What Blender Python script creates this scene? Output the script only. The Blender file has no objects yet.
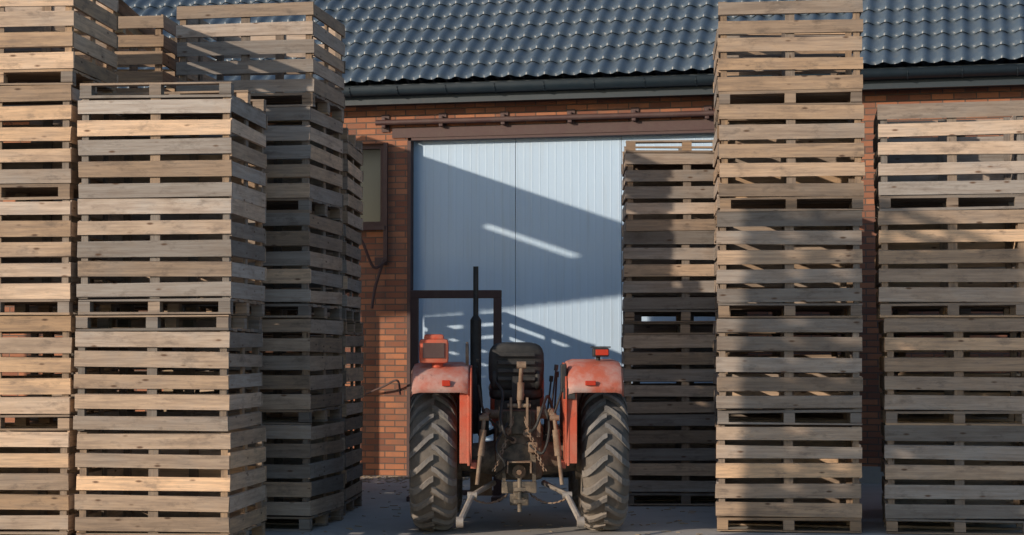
import bpy, bmesh, math, random
from mathutils import Vector, Matrix, Euler
R = math.radians
random.seed(7)
scene = bpy.context.scene
col = scene.collection
F = 1900.0
CAMH = 1.58

# ------------------------------------------------------------ node helpers
class NT:
    def __init__(s, name):
        s.m = bpy.data.materials.new(name); s.m.use_nodes = True
        s.t = s.m.node_tree; s.n = s.t.nodes
        s.b = s.n['Principled BSDF']
    def add(s, typ, **kw):
        n = s.n.new(typ)
        for k, v in kw.items():
            setattr(n, k, v)
        return n
    def link(s, a, b): s.t.links.new(a, b)
    def setin(s, node, key, v):
        if hasattr(v, 'is_output') or isinstance(v, bpy.types.NodeSocket): s.link(v, node.inputs[key])
        else: node.inputs[key].default_value = v
    def mix(s, f, a, b, mode='MIX'):
        n = s.add('ShaderNodeMix', data_type='RGBA', blend_type=mode)
        s.setin(n, 0, f)
        for k, v in ((6, a), (7, b)):
            if isinstance(v, tuple) and len(v) == 3: v = v + (1,)
            s.setin(n, k, v)
        return n.outputs[2]
    def math(s, op, a, b=0.5, c=None, clamp=False):
        n = s.add('ShaderNodeMath', operation=op); n.use_clamp = clamp
        s.setin(n, 0, a); s.setin(n, 1, b)
        if c is not None: s.setin(n, 2, c)
        return n.outputs[0]
    def noise(s, vec, scale, detail=4, rough=0.55):
        n = s.add('ShaderNodeTexNoise')
        if vec is not None: s.link(vec, n.inputs['Vector'])
        n.inputs['Scale'].default_value = scale; n.inputs['Detail'].default_value = detail
        n.inputs['Roughness'].default_value = rough
        return n.outputs[0]
    def ramp(s, f, p0, p1, c0=(0, 0, 0), c1=(1, 1, 1)):
        n = s.add('ShaderNodeValToRGB'); s.link(f, n.inputs[0])
        e = n.color_ramp.elements
        e[0].position = p0; e[1].position = p1; e[0].color = c0 + (1,); e[1].color = c1 + (1,)
        return n.outputs[0]
    def obj(s): return s.add('ShaderNodeTexCoord').outputs['Object']
    def mapping(s, vec, scale=(1, 1, 1)):
        n = s.add('ShaderNodeMapping'); s.link(vec, n.inputs[0]); n.inputs['Scale'].default_value = scale
        return n.outputs[0]
    def bump(s, h, strength=0.3, dist=0.01):
        n = s.add('ShaderNodeBump'); s.link(h, n.inputs['Height'])
        n.inputs['Strength'].default_value = strength; n.inputs['Distance'].default_value = dist
        s.link(n.outputs[0], s.b.inputs['Normal'])
    def base(s, c, rough=0.7, metal=0.0):
        if isinstance(c, tuple) and len(c) == 3: c = c + (1,)
        s.setin(s.b, 'Base Color', c); s.setin(s.b, 'Roughness', rough); s.setin(s.b, 'Metallic', metal)
        return s.m

def mat_worn(name, c, dust=(.22, .19, .16), amt=0.5, rough=0.5, metal=0.0, scale=6, lowdirt=0.0):
    t = NT(name); o = t.obj()
    n = t.noise(o, scale, 6, .65); n2 = t.noise(o, scale * 6, 4); n3 = t.noise(o, scale * 2.7, 6, .7)
    f = t.math('MULTIPLY', t.ramp(n, .40, .68), amt)
    cc = t.mix(f, c, dust)
    cc = t.mix(t.math('MULTIPLY', n2, .35), cc, tuple(x * .55 for x in c))
    cc = t.mix(t.math('MULTIPLY', t.ramp(n3, .60, .68), .55 * amt), cc, (.07, .045, .035))
    if lowdirt > 0:
        sx = t.add('ShaderNodeSeparateXYZ'); t.link(o, sx.inputs[0])
        h = t.math('ADD', sx.outputs[2], t.math('MULTIPLY', t.math('SUBTRACT', n, .5), .9))
        d = t.ramp(h, .15, 1.15, (1, 1, 1), (0, 0, 0))
        cc = t.mix(t.math('MULTIPLY', d, lowdirt), cc, (.27, .21, .155))
    t.bump(n2, .15, .005)
    return t.base(cc, t.math('MULTIPLY_ADD', n, .3, rough), metal)

# wood
t = NT('weathered_wood')
uv = t.add('ShaderNodeUVMap'); uv.uv_map = 'UVMap'
at = t.add('ShaderNodeAttribute'); at.attribute_name = 'rnd'
sep = t.add('ShaderNodeSeparateColor'); t.link(at.outputs['Color'], sep.inputs[0])
oi = t.add('ShaderNodeObjectInfo')
osep = t.add('ShaderNodeSeparateColor'); t.link(oi.outputs['Color'], osep.inputs[0])
addv = t.add('ShaderNodeVectorMath', operation='ADD'); t.link(uv.outputs[0], addv.inputs[0])
cmb = t.add('ShaderNodeCombineXYZ'); t.link(t.math('MULTIPLY', oi.outputs['Random'], 37.0), cmb.inputs[2]); t.link(cmb.outputs[0], addv.inputs[1])
V = addv.outputs[0]
g1 = t.noise(t.mapping(V, (2.0, 38, 1)), 1.0, 6, .6)
g2 = t.noise(t.mapping(V, (6.0, 130, 1)), 1.0, 3, .6)
blot = t.noise(t.mapping(V, (2.2, 5, 1)), 1.0, 5, .65)
blot2 = t.noise(t.mapping(V, (5.0, 11, 3)), 1.0, 5, .7)
vor = t.add('ShaderNodeTexVoronoi'); t.link(t.mapping(V, (3.0, 9, 1)), vor.inputs[0]); vor.inputs['Scale'].default_value = 1.3
knot = t.ramp(vor.outputs['Distance'], .06, .14)
warm = t.math('ADD', osep.outputs[0], t.math('MULTIPLY', t.math('SUBTRACT', sep.outputs[0], .5), .9))
warm = t.math('ADD', warm, t.math('MULTIPLY', t.math('SUBTRACT', oi.outputs['Random'], .5), .3))
warm = t.math('ADD', warm, t.math('MULTIPLY', t.math('SUBTRACT', blot, .5), 1.1), clamp=True)
c = t.mix(warm, (.33, .30, .275), (.60, .40, .245))
c = t.mix(t.math('MULTIPLY', t.ramp(g1, .4, .7), .6), c, (.18, .135, .11))
c = t.mix(t.math('MULTIPLY', t.ramp(g2, .5, .75), .4), c, (.13, .10, .08))
c = t.mix(t.math('MULTIPLY', t.ramp(blot, .50, .72), .55), c, (.16, .135, .12))
c = t.mix(t.math('MULTIPLY', t.ramp(blot2, .54, .70), .6), c, (.12, .095, .08))
c = t.mix(knot, (.12, .07, .045), c)
br = t.math('MULTIPLY_ADD', sep.outputs[1], .85, .56)
br = t.math('MULTIPLY', br, osep.outputs[1])
hs = t.add('ShaderNodeHueSaturation'); t.link(br, hs.inputs['Value']); t.link(c, hs.inputs['Color'])
t.bump(g1, .35, .003)
WOOD = t.base(hs.outputs[0], .85)

RED = mat_worn('tractor_red_paint', (.60, .085, .035), dust=(.42, .24, .17), amt=.6, rough=.5, lowdirt=.5)
REDF = mat_worn('faded_red_paint', (.50, .12, .07), dust=(.50, .38, .35), amt=1.0, rough=.6, scale=4)
BLACK = mat_worn('black_plastic', (.016, .017, .019), dust=(.09, .085, .08), amt=.5, rough=.5)
IRON = mat_worn('greasy_cast_iron', (.085, .072, .058), dust=(.32, .25, .18), amt=.9, rough=.6, metal=.1, scale=9)
RUSTY = mat_worn('rusty_steel', (.21, .13, .085), dust=(.36, .29, .22), amt=.8, rough=.65, metal=.1, scale=12)
STEEL = mat_worn('worn_steel', (.38, .35, .32), dust=(.26, .18, .12), amt=.7, rough=.45, metal=.3, scale=12)
MAROON = mat_worn('maroon_metal', (.075, .035, .034), dust=(.12, .09, .08), amt=.5, rough=.5)
RIM = mat_worn('wheel_rim_paint', (.40, .38, .34), dust=(.2, .14, .1), amt=.6, rough=.5)
RUBBER = mat_worn('tyre_rubber', (.06, .06, .062), dust=(.2, .18, .16), amt=.9, rough=.75, scale=5, lowdirt=.5)
LUG = mat_worn('tyre_lug_rubber', (.15, .15, .155), dust=(.28, .26, .24), amt=.8, rough=.8, scale=7, lowdirt=.4)
GUT = mat_worn('gutter_metal', (.014, .028, .042), dust=(.03, .045, .06), amt=.4, rough=.4)
GALV = mat_worn('galvanised_sheet', (.35, .36, .37), dust=(.22, .18, .15), amt=.5, rough=.5)
t = NT('lamp_lens_red'); LENSR = t.base((.45, .03, .01), .2)
t = NT('window_glass'); GLASS = t.base((.02, .025, .03), .12)

t = NT('roof_tile_metal'); o = t.obj()
n = t.noise(o, 1.2, 5); n2 = t.noise(o, 18, 3); n3 = t.noise(o, 5, 6, .7)
c = t.mix(n, (.065, .092, .125), (.10, .135, .175)); c = t.mix(t.math('MULTIPLY', t.ramp(n2, .55, .75), .25), c, (.2, .22, .23))
c = t.mix(t.math('MULTIPLY', t.ramp(n3, .58, .7), .3), c, (.13, .13, .12))
ROOF = t.base(c, t.math('MULTIPLY_ADD', n2, .2, .28))

t = NT('brick_masonry'); o = t.obj()
sx = t.add('ShaderNodeSeparateXYZ'); t.link(o, sx.inputs[0])
cb = t.add('ShaderNodeCombineXYZ'); t.link(t.math('ADD', sx.outputs[0], sx.outputs[1]), cb.inputs[0]); t.link(sx.outputs[2], cb.inputs[1])
bk = t.add('ShaderNodeTexBrick'); t.link(cb.outputs[0], bk.inputs['Vector'])
for k, v in (('Scale', 1.0), ('Mortar Size', .008), ('Mortar Smooth', .2), ('Brick Width', .26), ('Row Height', .077), ('Bias', 0.0)):
    bk.inputs[k].default_value = v
bk.inputs['Color1'].default_value = (.50, .20, .10, 1); bk.inputs['Color2'].default_value = (.20, .075, .05, 1)
bk.inputs['Mortar'].default_value = (.12, .09, .075, 1)
n = t.noise(o, 3, 6); n2 = t.noise(o, 45, 3)
c = t.mix(t.math('MULTIPLY', t.ramp(n, .45, .7), .55), bk.outputs['Color'], (.17, .115, .095))
c = t.mix(t.math('MULTIPLY', n2, .35), c, (.12, .07, .05))
t.bump(t.math('SUBTRACT', t.math('MULTIPLY', n2, .3), bk.outputs['Fac']), .7, .01)
BRICK = t.base(c, .9)

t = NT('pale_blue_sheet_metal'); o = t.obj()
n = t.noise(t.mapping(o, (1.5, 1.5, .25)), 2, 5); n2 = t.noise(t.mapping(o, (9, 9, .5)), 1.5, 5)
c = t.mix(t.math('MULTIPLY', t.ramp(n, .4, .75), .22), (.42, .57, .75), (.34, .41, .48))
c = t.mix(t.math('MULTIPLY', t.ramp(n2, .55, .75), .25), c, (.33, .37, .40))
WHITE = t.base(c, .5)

t = NT('concrete_yard'); o = t.obj()
n = t.noise(o, .35, 6, .6); n2 = t.noise(o, 3.5, 6, .65); n3 = t.noise(o, 60, 3)
c = t.mix(n, (.36, .35, .34), (.50, .48, .45))
c = t.mix(t.math('MULTIPLY', t.ramp(n2, .5, .72), .5), c, (.29, .25, .20))
c = t.mix(t.math('MULTIPLY', n3, .25), c, (.18, .17, .16))
t.bump(t.math('ADD', n3, t.math('MULTIPLY', n2, 2)), .25, .006)
CONC = t.base(c, .8)
t = NT('straw_litter'); o = t.obj(); n = t.noise(o, 9, 4)
STRAW = t.base(t.mix(n, (.40, .31, .21), (.22, .17, .12)), .9)

# ------------------------------------------------------------ mesh helpers
def empty(name, loc=(0, 0, 0), rz=0.0):
    e = bpy.data.objects.new(name, None); col.objects.link(e); e.location = loc; e.rotation_euler = (0, 0, rz)
    e.empty_display_size = .2
    return e
class MB:
    """mesh accumulator"""
    def __init__(s): s.bm = bmesh.new()
    def box(s, c, sz, rot=(0, 0, 0), bev=0.0):
        r = bmesh.ops.create_cube(s.bm, size=1.0)
        vs = r['verts']
        M = Matrix.Translation(c) @ Euler(rot).to_matrix().to_4x4() @ Matrix.Diagonal((sz[0], sz[1], sz[2], 1))
        bmesh.ops.transform(s.bm, matrix=M, verts=vs)
        if bev > 0:
            es = list({e for v in vs for e in v.link_edges})
            bmesh.ops.bevel(s.bm, geom=es, offset=bev, segments=2, affect='EDGES', profile=.6)
        return s
    def cyl(s, a, b, r, r2=None, seg=14):
        a = Vector(a); b = Vector(b); d = b - a
        q = d.to_track_quat('Z', 'Y').to_matrix().to_4x4()
        M = Matrix.Translation((a + b) / 2) @ q
        bmesh.ops.create_cone(s.bm, cap_ends=True, segments=seg, radius1=r, radius2=r if r2 is None else r2, depth=d.length, matrix=M)
        return s
    def pipe(s, pts, r, seg=8):
        pts = [Vector(p) for p in pts]
        rings = []
        for i, p in enumerate(pts):
            d = (pts[min(i + 1, len(pts) - 1)] - pts[max(i - 1, 0)]).normalized()
            q = d.to_track_quat('Z', 'Y')
            rings.append([s.bm.verts.new(p + q @ Vector((math.cos(2 * math.pi * k / seg) * r, math.sin(2 * math.pi * k / seg) * r, 0))) for k in range(seg)])
        for i in range(len(rings) - 1):
            A, B = rings[i], rings[i + 1]
            best = min(range(seg), key=lambda o: (A[0].co - B[o].co).length)
            for k in range(seg):
                s.bm.faces.new((A[k], A[(k + 1) % seg], B[(k + 1 + best) % seg], B[(k + best) % seg]))
        s.bm.faces.new(rings[0][::-1]); s.bm.faces.new(rings[-1])
        return s
    def spline(s, pts, r, seg=7, sub=6):
        P = [Vector(p) for p in pts]; P = [P[0] * 2 - P[1]] + P + [P[-1] * 2 - P[-2]]
        out = []
        for i in range(1, len(P) - 2):
            for k in range(sub):
                t_ = k / sub; a, b, c_, d = P[i - 1:i + 3]
                out.append(.5 * ((2 * b) + (c_ - a) * t_ + (2 * a - 5 * b + 4 * c_ - d) * t_ ** 2 + (3 * b - a - 3 * c_ + d) * t_ ** 3))
        out.append(P[-2])
        return s.pipe(out, r, seg)
    def lathe_x(s, prof, c, seg=48):
        rings = []
        for k in range(seg):
            a = 2 * math.pi * k / seg
            rings.append([s.bm.verts.new((c[0] + x, c[1] + r * math.cos(a), c[2] + r * math.sin(a))) for x, r in prof])
        n = len(prof)
        for k in range(seg):
            A, B = rings[k], rings[(k + 1) % seg]
            for i in range(n - 1):
                s.bm.faces.new((A[i], A[i + 1], B[i + 1], B[i]))
        return s
    def obj(s, name, mat, parent=None, smooth=False):
        bmesh.ops.recalc_face_normals(s.bm, faces=s.bm.faces)
        me = bpy.data.meshes.new(name); s.bm.to_mesh(me); s.bm.free()
        me.materials.append(mat)
        if smooth:
            for p in me.polygons: p.use_smooth = True
            try: me.set_sharp_from_angle(angle=R(38))
            except Exception: pass
        ob = bpy.data.objects.new(name, me); col.objects.link(ob)
        if parent: ob.parent = parent
        return ob

# ------------------------------------------------------------ wooden crates
CW, CD, CH = 1.25, 1.2, .925
def crate_mesh(idx):
    rnd = random.Random(100 + idx)
    verts, faces, uvs, cols = [], [], [], []
    def board(c, sz, ax, jit=True, tint=None):
        hx, hy, hz = sz[0] / 2, sz[1] / 2, sz[2] / 2
        r1 = rnd.random(); r2 = rnd.random() if tint is None else tint
        uo, vo = rnd.uniform(0, 50), rnd.uniform(0, 50)
        M = Matrix.Translation(c)
        if jit:
            e = [0, 0, 0]
            e[1 if ax == 0 else 0] = R(rnd.uniform(-.55, .55)) if ax != 2 else 0
            M = M @ Euler(e).to_matrix().to_4x4()
        b = len(verts)
        loc = [Vector((x, y, z)) for x in (-hx, hx) for y in (-hy, hy) for z in (-hz, hz)]
        if jit:
            for v in loc:
                v[ax] += rnd.uniform(-.004, .003)
                if ax != 2: v[2] += rnd.uniform(-.006, .006)
        for v in loc: verts.append(tuple(M @ v))
        for f, nax in (((0, 1, 3, 2), 0), ((4, 6, 7, 5), 0), ((0, 4, 5, 1), 1), ((2, 3, 7, 6), 1), ((0, 2, 6, 4), 2), ((1, 5, 7, 3), 2)):
            faces.append(tuple(b + i for i in f))
            others = [k for k in range(3) if k != ax]
            oth = others[0] if nax == others[1] else others[1]
            for i in f:
                v = loc[i]
                if nax == ax: uvs.extend((uo + v[others[0]] * .3, vo + v[others[1]]))
                else: uvs.extend((uo + v[ax], vo + v[oth]))
                cols.extend((r1, r2, 0, 1))
    T = .02
    bt = .018; bh = .085
    for y in (-CD / 2 + .05, 0, CD / 2 - .05):
        board((0, y, bt / 2), (CW - .01, .095, bt), 0, tint=rnd.uniform(0, .4))
        for x in (-CW / 2 + .055, 0, CW / 2 - .055):
            board((x, y, bt + bh / 2 + .0005), (.095, .093, bh - .001), 1, False, tint=rnd.uniform(0, .4))
    z0 = bt + bh
    for i in range(8):
        y = -CD / 2 + .075 + i * (CD - .15) / 7
        board((0, y, z0 + .0115), (CW - .012, .14, .021), 0, tint=rnd.uniform(0, .2))
    z1 = z0 + .024
    for x in (-1, 1):
        for y in (-1, 1):
            board((x * (CW / 2 - T - .03), y * (CD / 2 - T - .03), (z1 + CH - .004) / 2), (.055, .055, CH - .004 - z1 - .002), 2, False, tint=rnd.uniform(0, .2))
    for y in (-1, 1):
        board((0, y * (CD / 2 - T - .012), (z1 + CH - .01) / 2), (.08, .02, CH - .01 - z1 - .002), 2, False, tint=rnd.uniform(0, .2))
    for x in (-1, 1):
        board((x * (CW / 2 - T - .012), 0, (z1 + CH - .01) / 2), (.02, .08, CH - .01 - z1 - .002), 2, False, tint=rnd.uniform(0, .2))
    n = 5
    pitch = (CH - z1 + .035) / n
    for i in range(n):
        zc = z1 + pitch * (i + .5) - .018
        for y in (-1, 1):
            h = rnd.choice((.113, .120, .126, .106))
            board((rnd.uniform(-.007, .007), y * (CD / 2 - T / 2), zc + rnd.uniform(-.008, .008)), (CW, T, h), 0)
        for x in (-1, 1):
            h = rnd.choice((.113, .120, .126, .106))
            board((x * (CW / 2 - T / 2 - .003), 0, zc + rnd.uniform(-.008, .008)), (T, CD - 2 * T - .008, h), 1)
    me = bpy.data.meshes.new('crate_mesh'); me.from_pydata(verts, [], faces)
    me.uv_layers.new(name='UVMap'); me.color_attributes.new('rnd', 'FLOAT_COLOR', 'CORNER')
    me.uv_layers['UVMap'].data.foreach_set('uv', uvs)
    me.attributes['rnd'].data.foreach_set('color', cols)
    me.materials.append(WOOD); me.update()
    return me
CR = [crate_mesh(i) for i in range(13)]
crng = random.Random(5)
def stack(px, d, pattern, rz, corner='L', warm=.5, bright=1.0, X=None, lean=0.0):
    th = R(rz)
    if X is None: X = (px - 512) / F * d
    for i, p in enumerate(pattern):
        me = crng.choice(CR)
        ob = bpy.data.objects.new('wooden_crate', me); col.objects.link(ob)
        jx, jy = crng.uniform(-.016, .016), crng.uniform(-.018, .018)
        th2 = th + R(crng.uniform(-.8, .8))
        sx = CW / 2 if corner == 'L' else -CW / 2
        ox, oy = sx + jx, CD / 2 + jy
        cx = X + ox * math.cos(th) - oy * math.sin(th) + lean * i
        cy = d + ox * math.sin(th) + oy * math.cos(th)
        z = i * (CH + .003)
        flip = crng.choice((0, math.pi))
        if p == 'U': ob.rotation_euler = (0, 0, th2 + flip); ob.location = (cx, cy, z + .005)
        else: ob.rotation_euler = (math.pi, 0, th2 + flip); ob.location = (cx, cy, z + CH + .005)
        ob.color = (warm + crng.uniform(-.2, .2), bright * crng.uniform(.85, 1.1), 0, 1)
stack(71, 15.2, 'UUUUU', -6, 'R', .75)
stack(230, 15.0, 'UIUI', -6, 'R', .5, .98)
stack(310, 16.6, 'UUUUU', -9, 'R', .5, .97)
stack(163, 17.25, 'UUUUU', -5, 'R', .4, .8)
stack(346, 18.2, 'UIUI', -3, 'R', .6, .97)
stack(624, 19.3, 'UIUI', -2, 'L', .35, .85)
stack(717, 16.55, 'UUUUU', -6.5, 'L', .42, .95, lean=.008)
stack(884, 16.4, 'UUUU', -9, 'L', .38, .95, lean=-.012)
# rest of the yard and added shade-casting stacks, hidden or out of frame
stack(0, 19.7, 'UUU', -3, 'R', .5, X=-2.2)  # unseen stack added so its shade falls low on the door
stack(0, 20.98, 'UUU', -3, 'R', .5, X=-2.15)  # second of the row added for the low door shade
stack(0, 15.3, 'UUUUU', -6, 'R', .5, X=-4.95)
stack(0, 9.3, 'UUUUUU', -6, 'R', .5, X=-4.4)  # added off frame to shade the lower right-hand stacks
stack(0, 7.9, 'UUUUUU', -6, 'R', .5, X=-4.5)  # also added off frame, for shade on the right-hand stacks
stack(0, 18.0, 'UUUU', -9, 'L', .4, X=4.95)
stack(0, 20.75, 'UUUU', -3, 'L', .3, .8, X=1.32)
stack(0, 17.95, 'UUUUU', -4, 'L', .4, .8, X=1.96)
stack(0, 17.85, 'UUUU', -9, 'L', .4, .8, X=3.6)

# added unseen shed roof left of the stacks, shaped for the barn-door shade
occluder = empty('shade_occluder', (0, 0, 0), 0)
m = MB()
SX0, SX1, SY0, SY1, SZ = -10.2, -3.8, 17.3, 22.5, 5.0
def sheet(x0, x1, y0, y1):
    n = max(2, int((x1 - x0) / .09)); 
    A, B = [], []
    for i in range(n + 1):
        x = x0 + (x1 - x0) * i / n; z = SZ + (.012 if i % 2 else -.012)
        A.append(m.bm.verts.new((x, y0, z))); B.append(m.bm.verts.new((x, y1, z)))
    for i in range(n): m.bm.faces.new((A[i], A[i + 1], B[i + 1], B[i]))
sheet(SX0, -5.62, SY0, SY1); sheet(-5.62, -5.44, SY0, 18.45); sheet(-5.62, -5.44, 19.7, SY1); sheet(-5.44, SX1, SY0, SY1)  # slot left open so a thin sun streak reaches the door
m.obj('occluder_sheets', GALV, occluder)
m = MB()
for x in (-9.9, -7.0, -4.0):
    for y in (18.75, 22.3): m.box((x, y, 2.36), (.14, .14, 4.72), bev=.006)
for y in (18.75, 22.3): m.box(((SX0 + SX1) / 2, y, 4.80), (SX1 - SX0 - .1, .12, .16))
for x in (-9.9, -8.5, -7.0, -5.0, -4.0): m.box((x, 20.0, 4.93), (.07, 4.9, .09))
m.obj('occluder_posts', STRAW, occluder)

# ------------------------------------------------------------ barn
TH = -math.atan2(1.8, 7.58)
barn = empty('brick_barn', (-1.6, 24.0, 0), TH)
WT = .38
U0, U1 = -9.0, 14.0
def wall_front(name, holes, z1):
    us = sorted({U0, U1} | {h[0] for h in holes} | {h[1] for h in holes})
    m = MB()
    for a, b in zip(us[:-1], us[1:]):
        hs = [h for h in holes if h[0] <= a + 1e-6 and h[1] >= b - 1e-6]
        zz = [0] + [z for h in sorted(hs, key=lambda h: h[2]) for z in (h[2], h[3])] + [z1]
        for lo, hi in zip(zz[::2], zz[1::2]):
            if hi - lo > .01: m.box(((a + b) / 2, WT / 2, (lo + hi) / 2), (b - a, WT, hi - lo))
    bmesh.ops.remove_doubles(m.bm, verts=m.bm.verts, dist=.0005)
    return m.obj(name, BRICK, barn)
DOOR = (.29, 4.35, 0.0, 4.27)
WIN = (-1.15, -.03, 3.15, 4.2)
WIN2 = (7.6, 8.8, 1.6, 3.0)
ZT = 4.86
wall_front('front_wall', [DOOR, WIN, WIN2], ZT)
BD = 9.0
m = MB()
m.box((U0 + WT / 2, WT + (BD - 2 * WT) / 2, ZT / 2), (WT, BD - 2 * WT, ZT)); m.box((U1 - WT / 2, WT + (BD - 2 * WT) / 2, ZT / 2), (WT, BD - 2 * WT, ZT))
m.box(((U0 + U1) / 2, BD - WT / 2, ZT / 2), (U1 - U0, WT, ZT)); m.obj('side_walls', BRICK, barn)
SL = R(36)
EY, EZ = -.42, 4.88
m = MB()
rz_ = EZ + (BD / 2 - EY) * math.tan(SL)
for x in (U0 + .01, U1 - WT - .01):
    pts = [(x, .05, ZT), (x, BD - .05, ZT), (x, BD / 2, rz_ - .25)]
    vs = [m.bm.verts.new(p) for p in pts] + [m.bm.verts.new((p[0] + WT, p[1], p[2])) for p in pts]
    m.bm.faces.new(vs[:3]); m.bm.faces.new(vs[3:][::-1])
    for i in range(3): m.bm.faces.new((vs[i], vs[(i + 1) % 3], vs[3 + (i + 1) % 3], vs[3 + i]))
m.obj('gables', BRICK, barn)
def roof(side):
    pitch, row = .225, .35
    L = (BD / 2 - EY) / math.cos(SL)
    nrow = int(L / row) + 1
    K = 10
    x0, x1 = U0 - .3, U1 + .3
    ncol = int((x1 - x0) / pitch) * K
    verts, faces = [], []
    lines = []
    for r in range(nrow):
        for f in (0.0, .06, .3, .65, .985):
            s = (r + f) * row
            if s > L: continue
            lines.append((s, f))
    for s, f in lines:
        lift = .050 * (1 - f) ** .8 if f < .98 else 0.0
        if f == 0.0: lift = .022
        for i in range(ncol + 1):
            ph = (i / K) % 1.0
            x = x0 + i * pitch / K
            cw = .5 + .5 * math.cos(2 * math.pi * ph)
            w = (cw ** 1.3) * .055 + .004 * math.sin(x * 1.7 + s * 2.1) + .003 * math.sin(x * 5.1 - s * 3.3)
            ss = s - (.05 * cw if f < .2 else 0)
            h = lift + w
            y = EY + ss * math.cos(SL) - h * math.sin(SL)
            z = EZ + .03 + ss * math.sin(SL) + h * math.cos(SL)
            if side: y = BD - y
            verts.append((x, y, z))
    n = ncol + 1
    for j in range(len(lines) - 1):
        for i in range(ncol):
            a = j * n + i
            q = (a, a + 1, a + n + 1, a + n)
            faces.append(q if not side else q[::-1])
    me = bpy.data.meshes.new('roof'); me.from_pydata(verts, [], faces); me.materials.append(ROOF)
    for p in me.polygons: p.use_smooth = True
    me.set_sharp_from_angle(angle=R(50))
    ob = bpy.data.objects.new('tiled_roof', me); col.objects.link(ob); ob.parent = barn
roof(0); roof(1)
m = MB(); m.cyl((U0 - .3, BD / 2, rz_ + .06), (U1 + .3, BD / 2, rz_ + .06), .11); m.obj('ridge_cap', ROOF, barn, True)
m = MB()
m.box(((U0 + U1) / 2, EY + .10, EZ - .105), (U1 - U0 + .5, .03, .25))
m.box(((U0 + U1) / 2, EY + .265, EZ - .20), (U1 - U0 + .5, .29, .02)); m.obj('fascia', GUT, barn)
m = MB()
gy, gz, gr = EY - .0, EZ - .035, .092
prof = [(gy + gr * math.cos(a), gz + gr * math.sin(a)) for a in [math.pi + k * math.pi / 10 for k in range(11)]]
prof = [(gy - gr - .012, gz + .006), (gy - gr - .008, gz + .014)] + prof
A = [m.bm.verts.new((U0 - .3, y, z)) for y, z in prof]; B = [m.bm.verts.new((U1 + .3, y, z)) for y, z in prof]
for i in range(len(prof) - 1): m.bm.faces.new((A[i], A[i + 1], B[i + 1], B[i]))
gut = m.obj('rain_gutter', GUT, barn, True)
md = gut.modifiers.new('s', 'SOLIDIFY'); md.thickness = .004
m = MB()
u = U0
while u < U1:
    pts = [(u, gy + (gr + .008) * math.cos(a), gz + (gr + .008) * math.sin(a)) for a in [math.pi + k * math.pi / 8 for k in range(9)]]
    m.pipe(pts, .008, 6); u += .62
for u in (-4.2, 9.6): m.cyl((u, gy, gz - .075), (u, gy, gz - .13), .07)
m.obj('gutter_brackets', GUT, barn)
m = MB()
m.pipe([(9.6, gy, gz - .1), (9.6, gy + .02, gz - .2), (9.6, -.1, gz - .45), (9.6, -.07, gz - .6), (9.6, -.07, .2), (9.6, -.12, .1)], .045, 12)
m.obj('downpipe', GUT, barn, True)
def panel(ua, ub, y, z0, z1, name):
    m = MB(); pts = []
    u = ua; P = .10
    while u < ub - .001:
        for du, dy in ((0, 0), (.006, -.0012), (.016, -.0012), (.022, 0)):
            if u + du < ub: pts.append((u + du, y + dy))
        u += P
    pts.append((ub, y))
    A = [m.bm.verts.new((a, b, z0)) for a, b in pts]; B = [m.bm.verts.new((a, b, z1)) for a, b in pts]
    for i in range(len(pts) - 1): m.bm.faces.new((A[i], A[i + 1], B[i + 1], B[i]))
    o = m.obj(name, WHITE, barn); md = o.modifiers.new('s', 'SOLIDIFY'); md.thickness = .03; md.offset = 1 
    return o
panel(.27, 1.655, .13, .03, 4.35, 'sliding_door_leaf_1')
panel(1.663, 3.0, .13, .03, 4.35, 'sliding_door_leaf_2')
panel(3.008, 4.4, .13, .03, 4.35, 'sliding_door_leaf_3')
m = MB(); m.box((2.35, .30, 2.1), (4.5, .04, 4.5)); m.obj('door_backing', BLACK, barn)
m = MB()
m.box((2.34, -.012, 4.32), (4.5, .02, .12)); m.box((DOOR[0] + .022, .045, 2.1), (.045, .13, 4.24)); m.box((DOOR[1] - .022, .045, 2.1), (.045, .13, 4.24))
m.box((2.34, .05, 4.25), (4.0, .12, .05))
m.cyl((-.1, -.10, 4.45), (4.25, -.10, 4.45), .035)
for u in (.0, .75, 1.55, 2.4, 3.2, 4.1):
    m.box((u, -.06, 4.45), (.05, .10, .13), bev=.006); m.box((u, -.013, 4.45), (.10, .02, .22))
m.obj('door_rail_and_frame', MAROON, barn, True)
m = MB(); ua, ub, za, zb = WIN
for a in (ua + .03, ub - .03, (ua + ub) / 2): m.box((a, .10, (za + zb) / 2), (.06, .07, zb - za))
for z in (za + .03, zb - .03): m.box(((ua + ub) / 2, .10, z), (ub - ua - .002, .06, .06))
m.box(((ua + ub) / 2, -.03, za - .03), (ub - ua + .1, .16, .05)); 
m.obj('window_frame', MAROON, barn)
m = MB(); m.box(((ua + ub) / 2, .14, (za + zb) / 2), (ub - ua, .01, zb - za)); a, b, c_, d_ = WIN2; m.box(((a + b) / 2, .14, (c_ + d_) / 2), (b - a, .01, d_ - c_)); m.obj('window_glazing', GLASS, barn)
m = MB()
m.box((.02, -.06, 3.45), (.05, .05, 1.5)); m.spline([(.02, -.07, 2.7), (-.1, -.18, 2.62), (-.22, -.3, 2.95), (-.35, -.3, 3.1)], .018)
m.spline([(.0, -.08, 2.72), (-.10, -.12, 2.35), (-.13, -.16, 2.1)], .02); m.box((-.05, -.03, 2.7), (.16, .03, .1))
m.spline([(-.25, -.04, 1.02), (.02, -.16, 1.12), (.22, -.2, 1.2), (.26, -.2, 1.02)], .014)
m.obj('wall_brackets', MAROON, barn, True)
m = MB(); m.box(((U1 + 4.38) / 2, -.03, .10), (U1 - 4.38, .055, .2)); m.obj('plinth', CONC, barn)

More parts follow.
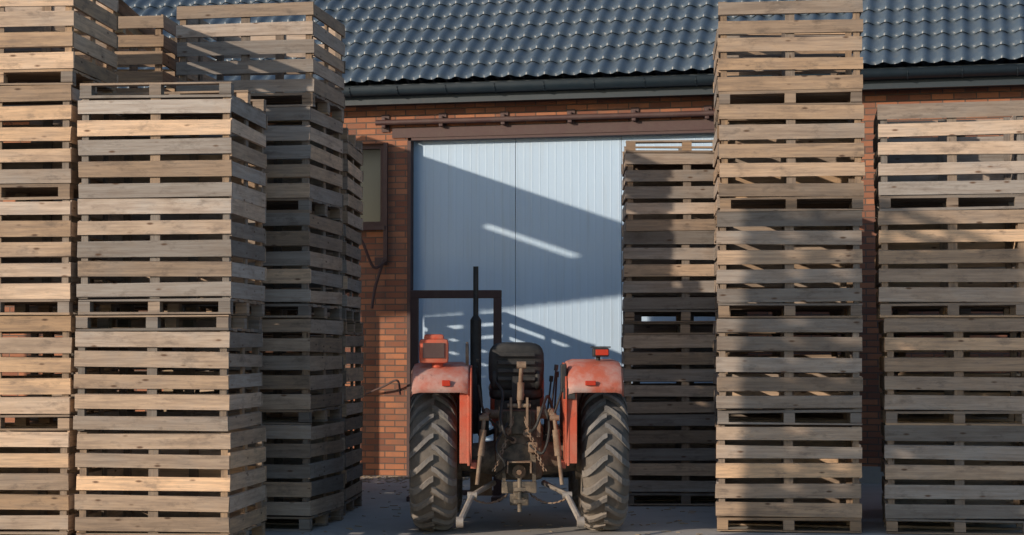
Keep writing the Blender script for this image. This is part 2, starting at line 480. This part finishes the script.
# ------------------------------------------------------------ steel goods frame standing by the door
fr = empty('steel_frame', ((456 - 512) / F * 20.2, 20.2, 0), R(-3))
m = MB(); hw = .485; ht = 2.215; s_ = .085
m.box((-hw + s_ / 2, 0, (ht - s_) / 2 + .01), (s_, s_, ht - s_ - .02), bev=.008)
m.box((hw - s_ / 2, 0, (ht - s_) / 2 + .01), (s_, s_, ht - s_ - .02), bev=.008)
m.box((0, 0, ht - s_ / 2), (2 * hw, s_ + .004, s_), bev=.008)
m.obj('portal', MAROON, fr)
m = MB(); m.box((-hw + s_ / 2, .15, .025), (s_ + .01, .95, .05), bev=.005); m.box((hw - s_ / 2, .15, .025), (s_ + .01, .95, .05), bev=.005)
m.box((0, .585, .03), (2 * hw - 2 * s_, .06, .05)); m.cyl((-hw + .04, .5, .05), (-hw + .04, .03, .7), .02); m.cyl((hw - .04, .5, .05), (hw - .04, .03, .7), .02)
m.obj('feet', MAROON, fr)

# ------------------------------------------------------------ tractor
TX = (518.5 - 512) / F * 16.75
tr = empty('farm_tractor', (TX, 16.75, 0), R(0.6))
RW, RR, TWD = .738, .635, .40
def tyre(name, cx, cy, Rr, w, rim, nl, lug):
    h = w / 2; prof = []
    sw = Rr - rim
    for a in [k * math.pi / 12 for k in range(13)]:
        ca, sa = math.cos(a), math.sin(a)
        x = h * (1 if ca >= 0 else -1) * abs(ca) ** .55
        r = rim + (sw - lug) * (abs(sa) ** .6)
        prof.append((x, r))
    prof = [(h * .8, rim - .02)] + prof + [(-h * .8, rim - .02)]
    m = MB(); m.lathe_x(prof + [prof[0]], (cx, cy, Rr), 64); m.obj(name + '_carcass', RUBBER, tr, True)
    m = MB(); bm = m.bm
    def surf(x):
        q = min(abs(x) / h, .999) ** (1 / .55); sa = math.sqrt(max(0, 1 - q * q))
        return rim + (sw - lug) * sa ** .6
    for side in (-1, 1):
        for k in range(nl):
            a0 = 2 * math.pi * (k + (.5 if side > 0 else 0)) / nl
            secs = []
            for j in range(7):
                f = j / 6
                x = side * (-.02 * w + f * (h * .97 + .02 * w)) if j < 6 else side * h * .985
                ang = a0 + .95 * abs(x) / Rr
                base = surf(x) - .02
                top = min(Rr, surf(min(abs(x), h * .93)) + lug) - (.004 if f > .8 else 0) - (.03 if j == 6 else 0)
                hw_ = (.020 + .008 * f) / Rr * (Rr / .6 if Rr > .5 else .55)
                ring = []
                for aa, rr in ((ang - hw_ * 1.25, base), (ang - hw_, top), (ang + hw_, top), (ang + hw_ * 1.25, base)):
                    ring.append(bm.verts.new((cx + x, cy - rr * math.sin(aa), Rr + rr * math.cos(aa))))
                secs.append(ring)
            for A, B in zip(secs[:-1], secs[1:]):
                for i in range(3): bm.faces.new((A[i], A[i + 1], B[i + 1], B[i]))
            bm.faces.new(secs[0]); bm.faces.new(secs[-1][::-1])
    m.obj(name + '_lugs', LUG, tr)
    m = MB()
    s = 1 if cx > 0 else -1
    m.lathe_x([(h * .82, rim + .01), (h * .8, rim - .02), (h * .3, rim - .06), (-h * .3, rim - .06), (-h * .8, rim - .02), (-h * .82, rim + .01)], (cx, cy, Rr), 40)
    m.lathe_x([(s * h * .3, rim - .05), (s * h * .2, rim * .7), (s * h * .45, rim * .4), (s * h * .5, .002)], (cx, cy, Rr), 40)
    m.cyl((cx + s * h * .3, cy, Rr), (cx + s * h * .95, cy, Rr), rim * .28, rim * .22)
    for k in range(8):
        a = k * math.pi / 4; m.cyl((cx + s * h * .4, cy + math.cos(a) * rim * .38, Rr + math.sin(a) * rim * .38), (cx + s * h * .58, cy + math.cos(a) * rim * .38, Rr + math.sin(a) * rim * .38), .014, seg=6)
    m.obj(name + '_rim', RIM, tr, True)
tyre('rear_wheel_l', -RW, 0, RR, .41, .36, 21, .035)
tyre('rear_wheel_r', RW, 0, RR, .41, .36, 21, .035)
tyre('front_wheel_l', -.62, 2.0, .37, .19, .21, 24, .012)
tyre('front_wheel_r', .62, 2.0, .37, .19, .21, 24, .012)

def fender(s, name, xi, xo, top):
    path = [(-.66, 1.22), (-.655, 1.28), (-.62, 1.35), (-.54, top - .06), (-.42, top - .02), (-.2, top), (.15, top), (.4, top - .05), (.58, 1.26), (.70, 1.08), (.76, .85), (.78, .70)]
    m = MB(); bm = m.bm
    xs = [xi, xi + (xo - xi) * .04, xi + (xo - xi) * .15, xi + (xo - xi) * .85, xi + (xo - xi) * .96, xo]
    dz = [-.05, -.018, 0, 0, -.018, -.06]
    rows = []
    for (y, z) in path:
        n = Vector((0, y, z - .65)).normalized()
        rows.append([bm.verts.new((x, y + n.y * d, z + n.z * d)) for x, d in zip(xs, dz)])
    for A, B in zip(rows[:-1], rows[1:]):
        for i in range(len(xs) - 1): bm.faces.new((A[i], A[i + 1], B[i + 1], B[i]))
    o = m.obj(name, REDF, tr, True); md = o.modifiers.new('s', 'SOLIDIFY'); md.thickness = .008
    m = MB(); bm = m.bm
    pl = [(-.60, .62)] + [(y * .985, z - .03) for y, z in path] + [(.5, .55)]
    A = [bm.verts.new((xi + s * .0, y, z)) for y, z in pl]; B = [bm.verts.new((xi - s * .012, y, z)) for y, z in pl]
    bm.faces.new(A); bm.faces.new(B[::-1])
    for i in range(len(pl)): j = (i + 1) % len(pl); bm.faces.new((A[i], A[j], B[j], B[i]))
    m.obj(name + '_side_plate', RED, tr)
    m = MB()
    m.box((xi + s * .045, -.60, .93), (.085, .02, .62), bev=.004)
    m.box((xi + s * .012, -.585, .93), (.02, .06, .66), bev=.004)
    m.box((xi - s * .03, -.30, .60), (.05, .5, .05))
    m.obj(name + '_rear_flange', RED, tr)
fender(-1, 'fender_l', -.42, -.925, 1.475)
fender(1, 'fender_r', .40, .885, 1.50)
m = MB(); m.box((-.73, -.50, 1.57), (.25, .13, .21), bev=.035); m.box((-.73, -.48, 1.685), (.17, .1, .06), bev=.025)
m.cyl((-.70, -.46, 1.43), (-.70, -.46, 1.49), .05); m.obj('tail_lamp_housing_l', RED, tr, True)
m = MB(); m.box((-.73, -.569, 1.575), (.185, .012, .13), bev=.005); m.obj('tail_lamp_lens_l', MAROON, tr)
m = MB(); m.box((-.62, -.665, 1.30), (.07, .03, .05), bev=.006); m.box((.60, -.665, 1.30), (.09, .03, .04), bev=.006); m.obj('reflectors', LENSR, tr)
m = MB(); m.box((.70, -.40, 1.56), (.14, .09, .075), bev=.012); m.box((.70, -.40, 1.605), (.17, .11, .012)); m.cyl((.68, -.38, 1.49), (.68, -.38, 1.54), .02); m.obj('tail_lamp_housing_r', BLACK, tr)
m = MB(); m.box((.71, -.45, 1.56), (.11, .012, .05), bev=.004); m.obj('tail_lamp_lens_r', LENSR, tr)
m = MB(); m.box((.375, -.55, 1.34), (.05, .06, .24), bev=.01); m.box((.42, -.63, 1.21), (.10, .02, .09), bev=.004); m.obj('side_box', BLACK, tr)
m = MB(); m.spline([(-.45, -.35, 1.44), (-.45, -.38, 1.58), (-.45, -.2, 1.64), (-.45, .05, 1.60), (-.45, .08, 1.45)], .012); m.obj('grab_rail', RUSTY, tr, True)
m = MB()
bm = m.bm
def superbox(c, sz, e=3.2, nu=24, nv=12, rot=None):
    rows = []
    for j in range(nv + 1):
        v = -math.pi / 2 + math.pi * j / nv
        row = []
        for i in range(nu):
            u = 2 * math.pi * i / nu
            sp = lambda w: math.copysign(abs(w) ** (2 / e), w)
            p = Vector((sp(math.cos(v)) * sp(math.cos(u)) * sz[0] / 2, sp(math.cos(v)) * sp(math.sin(u)) * sz[1] / 2, sp(math.sin(v)) * sz[2] / 2))
            if rot: p = Euler(rot).to_matrix() @ p
            row.append(bm.verts.new(p + Vector(c)))
        rows.append(row)
    for A, B in zip(rows[:-1], rows[1:]):
        for i in range(nu): bm.faces.new((A[i], A[(i + 1) % nu], B[(i + 1) % nu], B[i]))
superbox((-.02, -.02, 1.44), (.49, .13, .42), 4.2, rot=(R(8), 0, 0))
superbox((-.02, .20, 1.20), (.48, .46, .13), 4)
superbox((-.21, .06, 1.33), (.08, .3, .2), 3); superbox((.17, .06, 1.33), (.08, .3, .2), 3)
bmesh.ops.remove_doubles(bm, verts=bm.verts, dist=.0004)
m.obj('seat', BLACK, tr, True)
m = MB()
for z in (1.33, 1.40, 1.47, 1.54): m.box((-.02, -.115 + (z - 1.44) * -.14, z), (.33, .02, .035), bev=.006)
m.box((-.02, -.10, 1.24), (.08, .05, .22)); m.box((-.02, .1, 1.06), (.25, .28, .16), bev=.02); m.obj('seat_pan_and_springs', BLACK, tr)
m = MB()
m.box((0, .12, .70), (.42, .62, .50), bev=.05); m.box((0, .05, .99), (.30, .50, .12), bev=.03)
m.cyl((-.60, 0, RR), (-.18, 0, RR), .10, .155, 20); m.cyl((.18, 0, RR), (.60, 0, RR), .155, .10, 20)
m.cyl((-.56, 0, RR), (-.50, 0, RR), .19, seg=20); m.cyl((.50, 0, RR), (.56, 0, RR), .19, seg=20)
m.cyl((0, -.25, .62), (0, -.18, .62), .15, seg=20)
m.box((0, 1.1, .62), (.34, 1.4, .36), bev=.05); m.box((0, -.20, .95), (.22, .07, .20), bev=.015)
for k in range(10):
    a = k * math.pi / 5; m.cyl((math.cos(a) * .125, -.27, .62 + math.sin(a) * .125), (math.cos(a) * .125, -.24, .62 + math.sin(a) * .125), .013, seg=6)
m.obj('transmission_and_axle', IRON, tr, True)
m = MB()
m.cyl((0, -.38, .53), (0, -.2, .53), .022); m.cyl((0, -.30, .53), (0, -.26, .53), .06); m.box((0, -.34, .62), (.20, .14, .012)); m.box((-.1, -.34, .575), (.012, .14, .1)); m.box((.1, -.34, .575), (.012, .14, .1))
m.cyl((-.05, -.28, .80), (-.05, -.24, .80), .03); m.cyl((.07, -.28, .86), (.07, -.24, .86), .035)
m.obj('pto_shaft', RUSTY, tr, True)
m = MB()
m.cyl((-.30, -.12, 1.02), (.30, -.12, 1.02), .04)
for s in (-1, 1):
    m.pipe([(s * .27, -.12, 1.02), (s * .28, -.28, 1.05), (s * .30, -.50, 1.00)], .032)
    m.cyl((s * .30, -.50, 1.00), (s * .36, -.60, .44), .017); m.cyl((s * .31, -.52, .90), (s * .33, -.55, .68), .030)
    m.cyl((s * .26, -.50, 1.0), (s * .34, -.50, 1.0), .024)
m.obj('lift_arms', RUSTY, tr, True)
m = MB()
for s in (-1, 1):
    a = Vector((s * .22, -.08, .42)); b = Vector((s * .40, -.70, .36)); c2 = Vector((s * .50, -.98, .16))
    m.pipe([a, b, c2], .026, 8); m.cyl(c2 + Vector((-.03, 0, 0)), c2 + Vector((.03, 0, 0)), .045, seg=16)
    m.cyl(b + Vector((-.04, 0, 0)), b + Vector((.04, 0, 0)), .03)
m.obj('lower_links', STEEL, tr, True)
m = MB()
m.box((-.07, -.27, 1.04), (.02, .12, .26)); m.box((.07, -.27, 1.04), (.02, .12, .26)); m.cyl((-.1, -.30, 1.10), (.1, -.30, 1.10), .018)
m.cyl((0, -.30, 1.10), (.03, -.24, 1.20), .02); m.cyl((.0, -.32, 1.08), (.02, -.34, 1.44), .018); m.cyl((.01, -.33, 1.15), (.016, -.335, 1.30), .030)
m.cyl((-.02, -.34, 1.45), (.06, -.34, 1.45), .032)
m.box((-.16, -.26, .98), (.03, .05, .22)); m.box((.17, -.26, .96), (.03, .05, .26)); m.box((-.11, -.28, .88), (.09, .05, .06), bev=.01); m.box((.12, -.29, .74), (.08, .06, .09), bev=.01)
m.obj('top_link', RUSTY, tr, True)
m = MB()
m.box((0, -.30, .36), (.10, .75, .04), bev=.008); m.box((0, -.68, .41), (.10, .10, .03), bev=.005); m.box((0, -.68, .31), (.10, .10, .03), bev=.005)
m.box((0, -.35, .40), (.30, .05, .10), bev=.01); m.cyl((0, -.69, .22), (0, -.69, .50), .018); m.box((-.13, -.3, .5), (.03, .06, .28)); m.box((.13, -.3, .5), (.03, .06, .28))
m.box((0, -.40, .30), (.16, .04, .10), bev=.01)
m.obj('drawbar', IRON, tr, True)
def chain(m, a, b, sag, r=.010, n=16):
    a = Vector(a); b = Vector(b); pts = []
    for i in range(n + 1):
        f = i / n; p = a.lerp(b, f); p.z -= sag * 4 * f * (1 - f); pts.append(p)
    for i in range(n):
        d = (pts[i + 1] - pts[i])
        w = Vector((.014, 0, 0)) if i % 2 else Vector((0, .014, 0))
        m.cyl(pts[i] + w * .8 - d * .12, pts[i + 1] + w * .8 + d * .12, r * .55, seg=5); m.cyl(pts[i] - w * .8 - d * .12, pts[i + 1] - w * .8 + d * .12, r * .55, seg=5)
m = MB()
for s in (-1, 1): chain(m, (s * .10, -.32, .34), (s * .40, -.72, .34), .06); chain(m, (s * .05, -.3, 1.0), (s * .22, -.5, .55), .03)
m.obj('check_chains', RUSTY, tr)
m = MB()
m.spline([(-.05, -.28, .80), (-.12, -.42, .86), (-.16, -.40, 1.0), (-.14, -.26, 1.2), (-.2, -.1, 1.3)], .013)
m.spline([(.07, -.28, .86), (.14, -.42, .92), (.20, -.38, 1.08), (.25, -.22, 1.18), (.3, -.1, 1.05)], .013)
m.spline([(.07, -.27, .78), (.2, -.46, .70), (.26, -.40, .92), (.22, -.2, 1.1)], .012)
m.spline([(-.35, -.5, 1.28), (-.3, -.45, 1.05), (-.18, -.3, .9), (-.2, -.1, .8)], .010)
m.spline([(.36, -.5, 1.22), (.3, -.42, 1.0), (.36, -.3, .85), (.2, -.1, .85)], .010)
m.spline([(-.1, -.3, .95), (-.2, -.45, .75), (-.12, -.44, .6), (-.2, -.3, .5)], .010)
m.obj('hydraulic_hoses', BLACK, tr, True)
m = MB()
for (x, y, z, dx, h) in ((-.30, .15, 1.1, -.05, .35), (-.34, .2, 1.1, -.02, .28), (.27, .1, 1.1, .06, .30), (.31, .16, 1.1, .03, .24), (.24, .2, 1.1, .05, .2)):
    m.cyl((x, y, z - .25), (x + dx, y - .05, z + h), .008); m.cyl((x + dx, y - .05, z + h), (x + dx * 1.1, y - .055, z + h + .05), .018)
m.box((.28, .12, .95), (.10, .3, .2), bev=.02); m.box((-.31, .16, .92), (.10, .3, .2), bev=.02)
m.obj('control_levers', BLACK, tr, True)
m = MB(); m.box((-.32, .55, .60), (.28, .6, .02)); m.box((.32, .55, .60), (.28, .6, .02)); m.box((-.33, .45, .42), (.2, .03, .3)); m.obj('footplates', RUSTY, tr)
m = MB(); m.box((0, 1.55, 1.17), (.50, 1.30, .42), bev=.06); m.box((0, 2.26, 1.10), (.48, .16, .56), bev=.03); m.obj('bonnet', RED, tr, True)
m = MB(); m.box((0, 1.5, .88), (.34, 1.1, .24), bev=.04); m.box((0, 2.0, .50), (1.06, .12, .12), bev=.02); m.box((0, 2.35, 1.05), (.38, .02, .4)); m.box((0, .86, 1.18), (.42, .12, .36), bev=.03)
m.cyl((-.53, 2.0, .37), (.53, 2.0, .37), .035); m.box((.33, 1.2, .75), (.2, .4, .25), bev=.02); m.obj('engine_and_front_axle', IRON, tr, True)
m = MB(); m.cyl((0, .85, 1.2), (0, .60, 1.42), .02)
pts = [(math.cos(a) * .20, .60 + math.sin(a) * .11, 1.42 + math.sin(a) * .165) for a in [k * math.pi / 14 for k in range(29)]]
m.pipe(pts, .014)
for a in (R(90), R(210), R(330)): m.cyl((0, .6, 1.42), (math.cos(a) * .2, .6 + math.sin(a) * .11, 1.42 + math.sin(a) * .165), .008)
m.obj('steering_wheel', BLACK, tr, True)
m = MB(); ex, ey = -.385, 1.0
m.cyl((ex, ey, 1.0), (ex, ey, 1.86), .052, seg=18); m.cyl((ex, ey, 1.86), (ex, ey, 1.90), .052, .026, 18); m.cyl((ex, ey, 1.88), (ex, ey, 2.36), .025); m.cyl((ex, ey, .8), (ex, ey, 1.0), .025, .052)
m.pipe([(ex, ey, .85), (ex + .1, ey, .8), (-.15, ey + .05, .85)], .025); m.obj('exhaust_stack', BLACK, tr, True)
m = MB(); m.cyl((-.2, 2.28, 1.2), (-.2, 2.36, 1.2), .07); m.cyl((.2, 2.28, 1.2), (.2, 2.36, 1.2), .07); m.obj('headlamps', STEEL, tr, True)

# ------------------------------------------------------------ ground + litter
m = MB(); bmesh.ops.create_grid(m.bm, x_segments=1, y_segments=1, size=400); g = m.obj('ground', CONC)
m = MB(); lr = random.Random(3)
for i in range(900):
    if lr.random() < .7:
        u = lr.uniform(-2.0, 1.2); v = -abs(lr.gauss(0, .7)) - .05
        x = -1.6 + u * math.cos(TH) - v * math.sin(TH) ; y = 24 + u * math.sin(TH) + v * math.cos(TH)
    else: x = lr.uniform(-2, 2); y = lr.uniform(14, 23)
    L = lr.uniform(.02, .09)
    m.box((x, y, .005), (L, lr.uniform(.004, .015), .006), (0, 0, lr.uniform(0, 3.14)))
m.obj('straw_and_wood_litter', STRAW)

# ------------------------------------------------------------ light
SV = Vector((.76, .60, -.27)).normalized()
sl = bpy.data.lights.new('sun', 'SUN'); sl.energy = 3.8; sl.angle = R(.5); sl.color = (1, .84, .66)
so = bpy.data.objects.new('sun', sl); col.objects.link(so); so.rotation_euler = SV.to_track_quat('-Z', 'Y').to_euler()
w = bpy.data.worlds.new('World'); scene.world = w; w.use_nodes = True
nt = w.node_tree; sk = nt.nodes.new('ShaderNodeTexSky'); sk.sky_type = 'NISHITA'; sk.sun_disc = False
sk.sun_elevation = math.asin(-SV.z); sk.sun_rotation = math.atan2(-SV.x, -SV.y); sk.air_density = 1.0; sk.dust_density = .6; sk.ozone_density = 1.5
bg = nt.nodes['Background']; nt.links.new(sk.outputs[0], bg.inputs[0]); bg.inputs[1].default_value = .15
cd = bpy.data.cameras.new('camera'); co = bpy.data.objects.new('camera', cd); col.objects.link(co)
cd.sensor_width = 36; cd.lens = F / 1024 * 36; cd.clip_end = 2000
co.location = (0, 0, CAMH); co.rotation_euler = (R(90) + math.atan(82.5 / F), 0, 0)
scene.camera = co
scene.view_settings.view_transform = 'Standard'; scene.view_settings.look = 'None'; scene.view_settings.exposure = 0
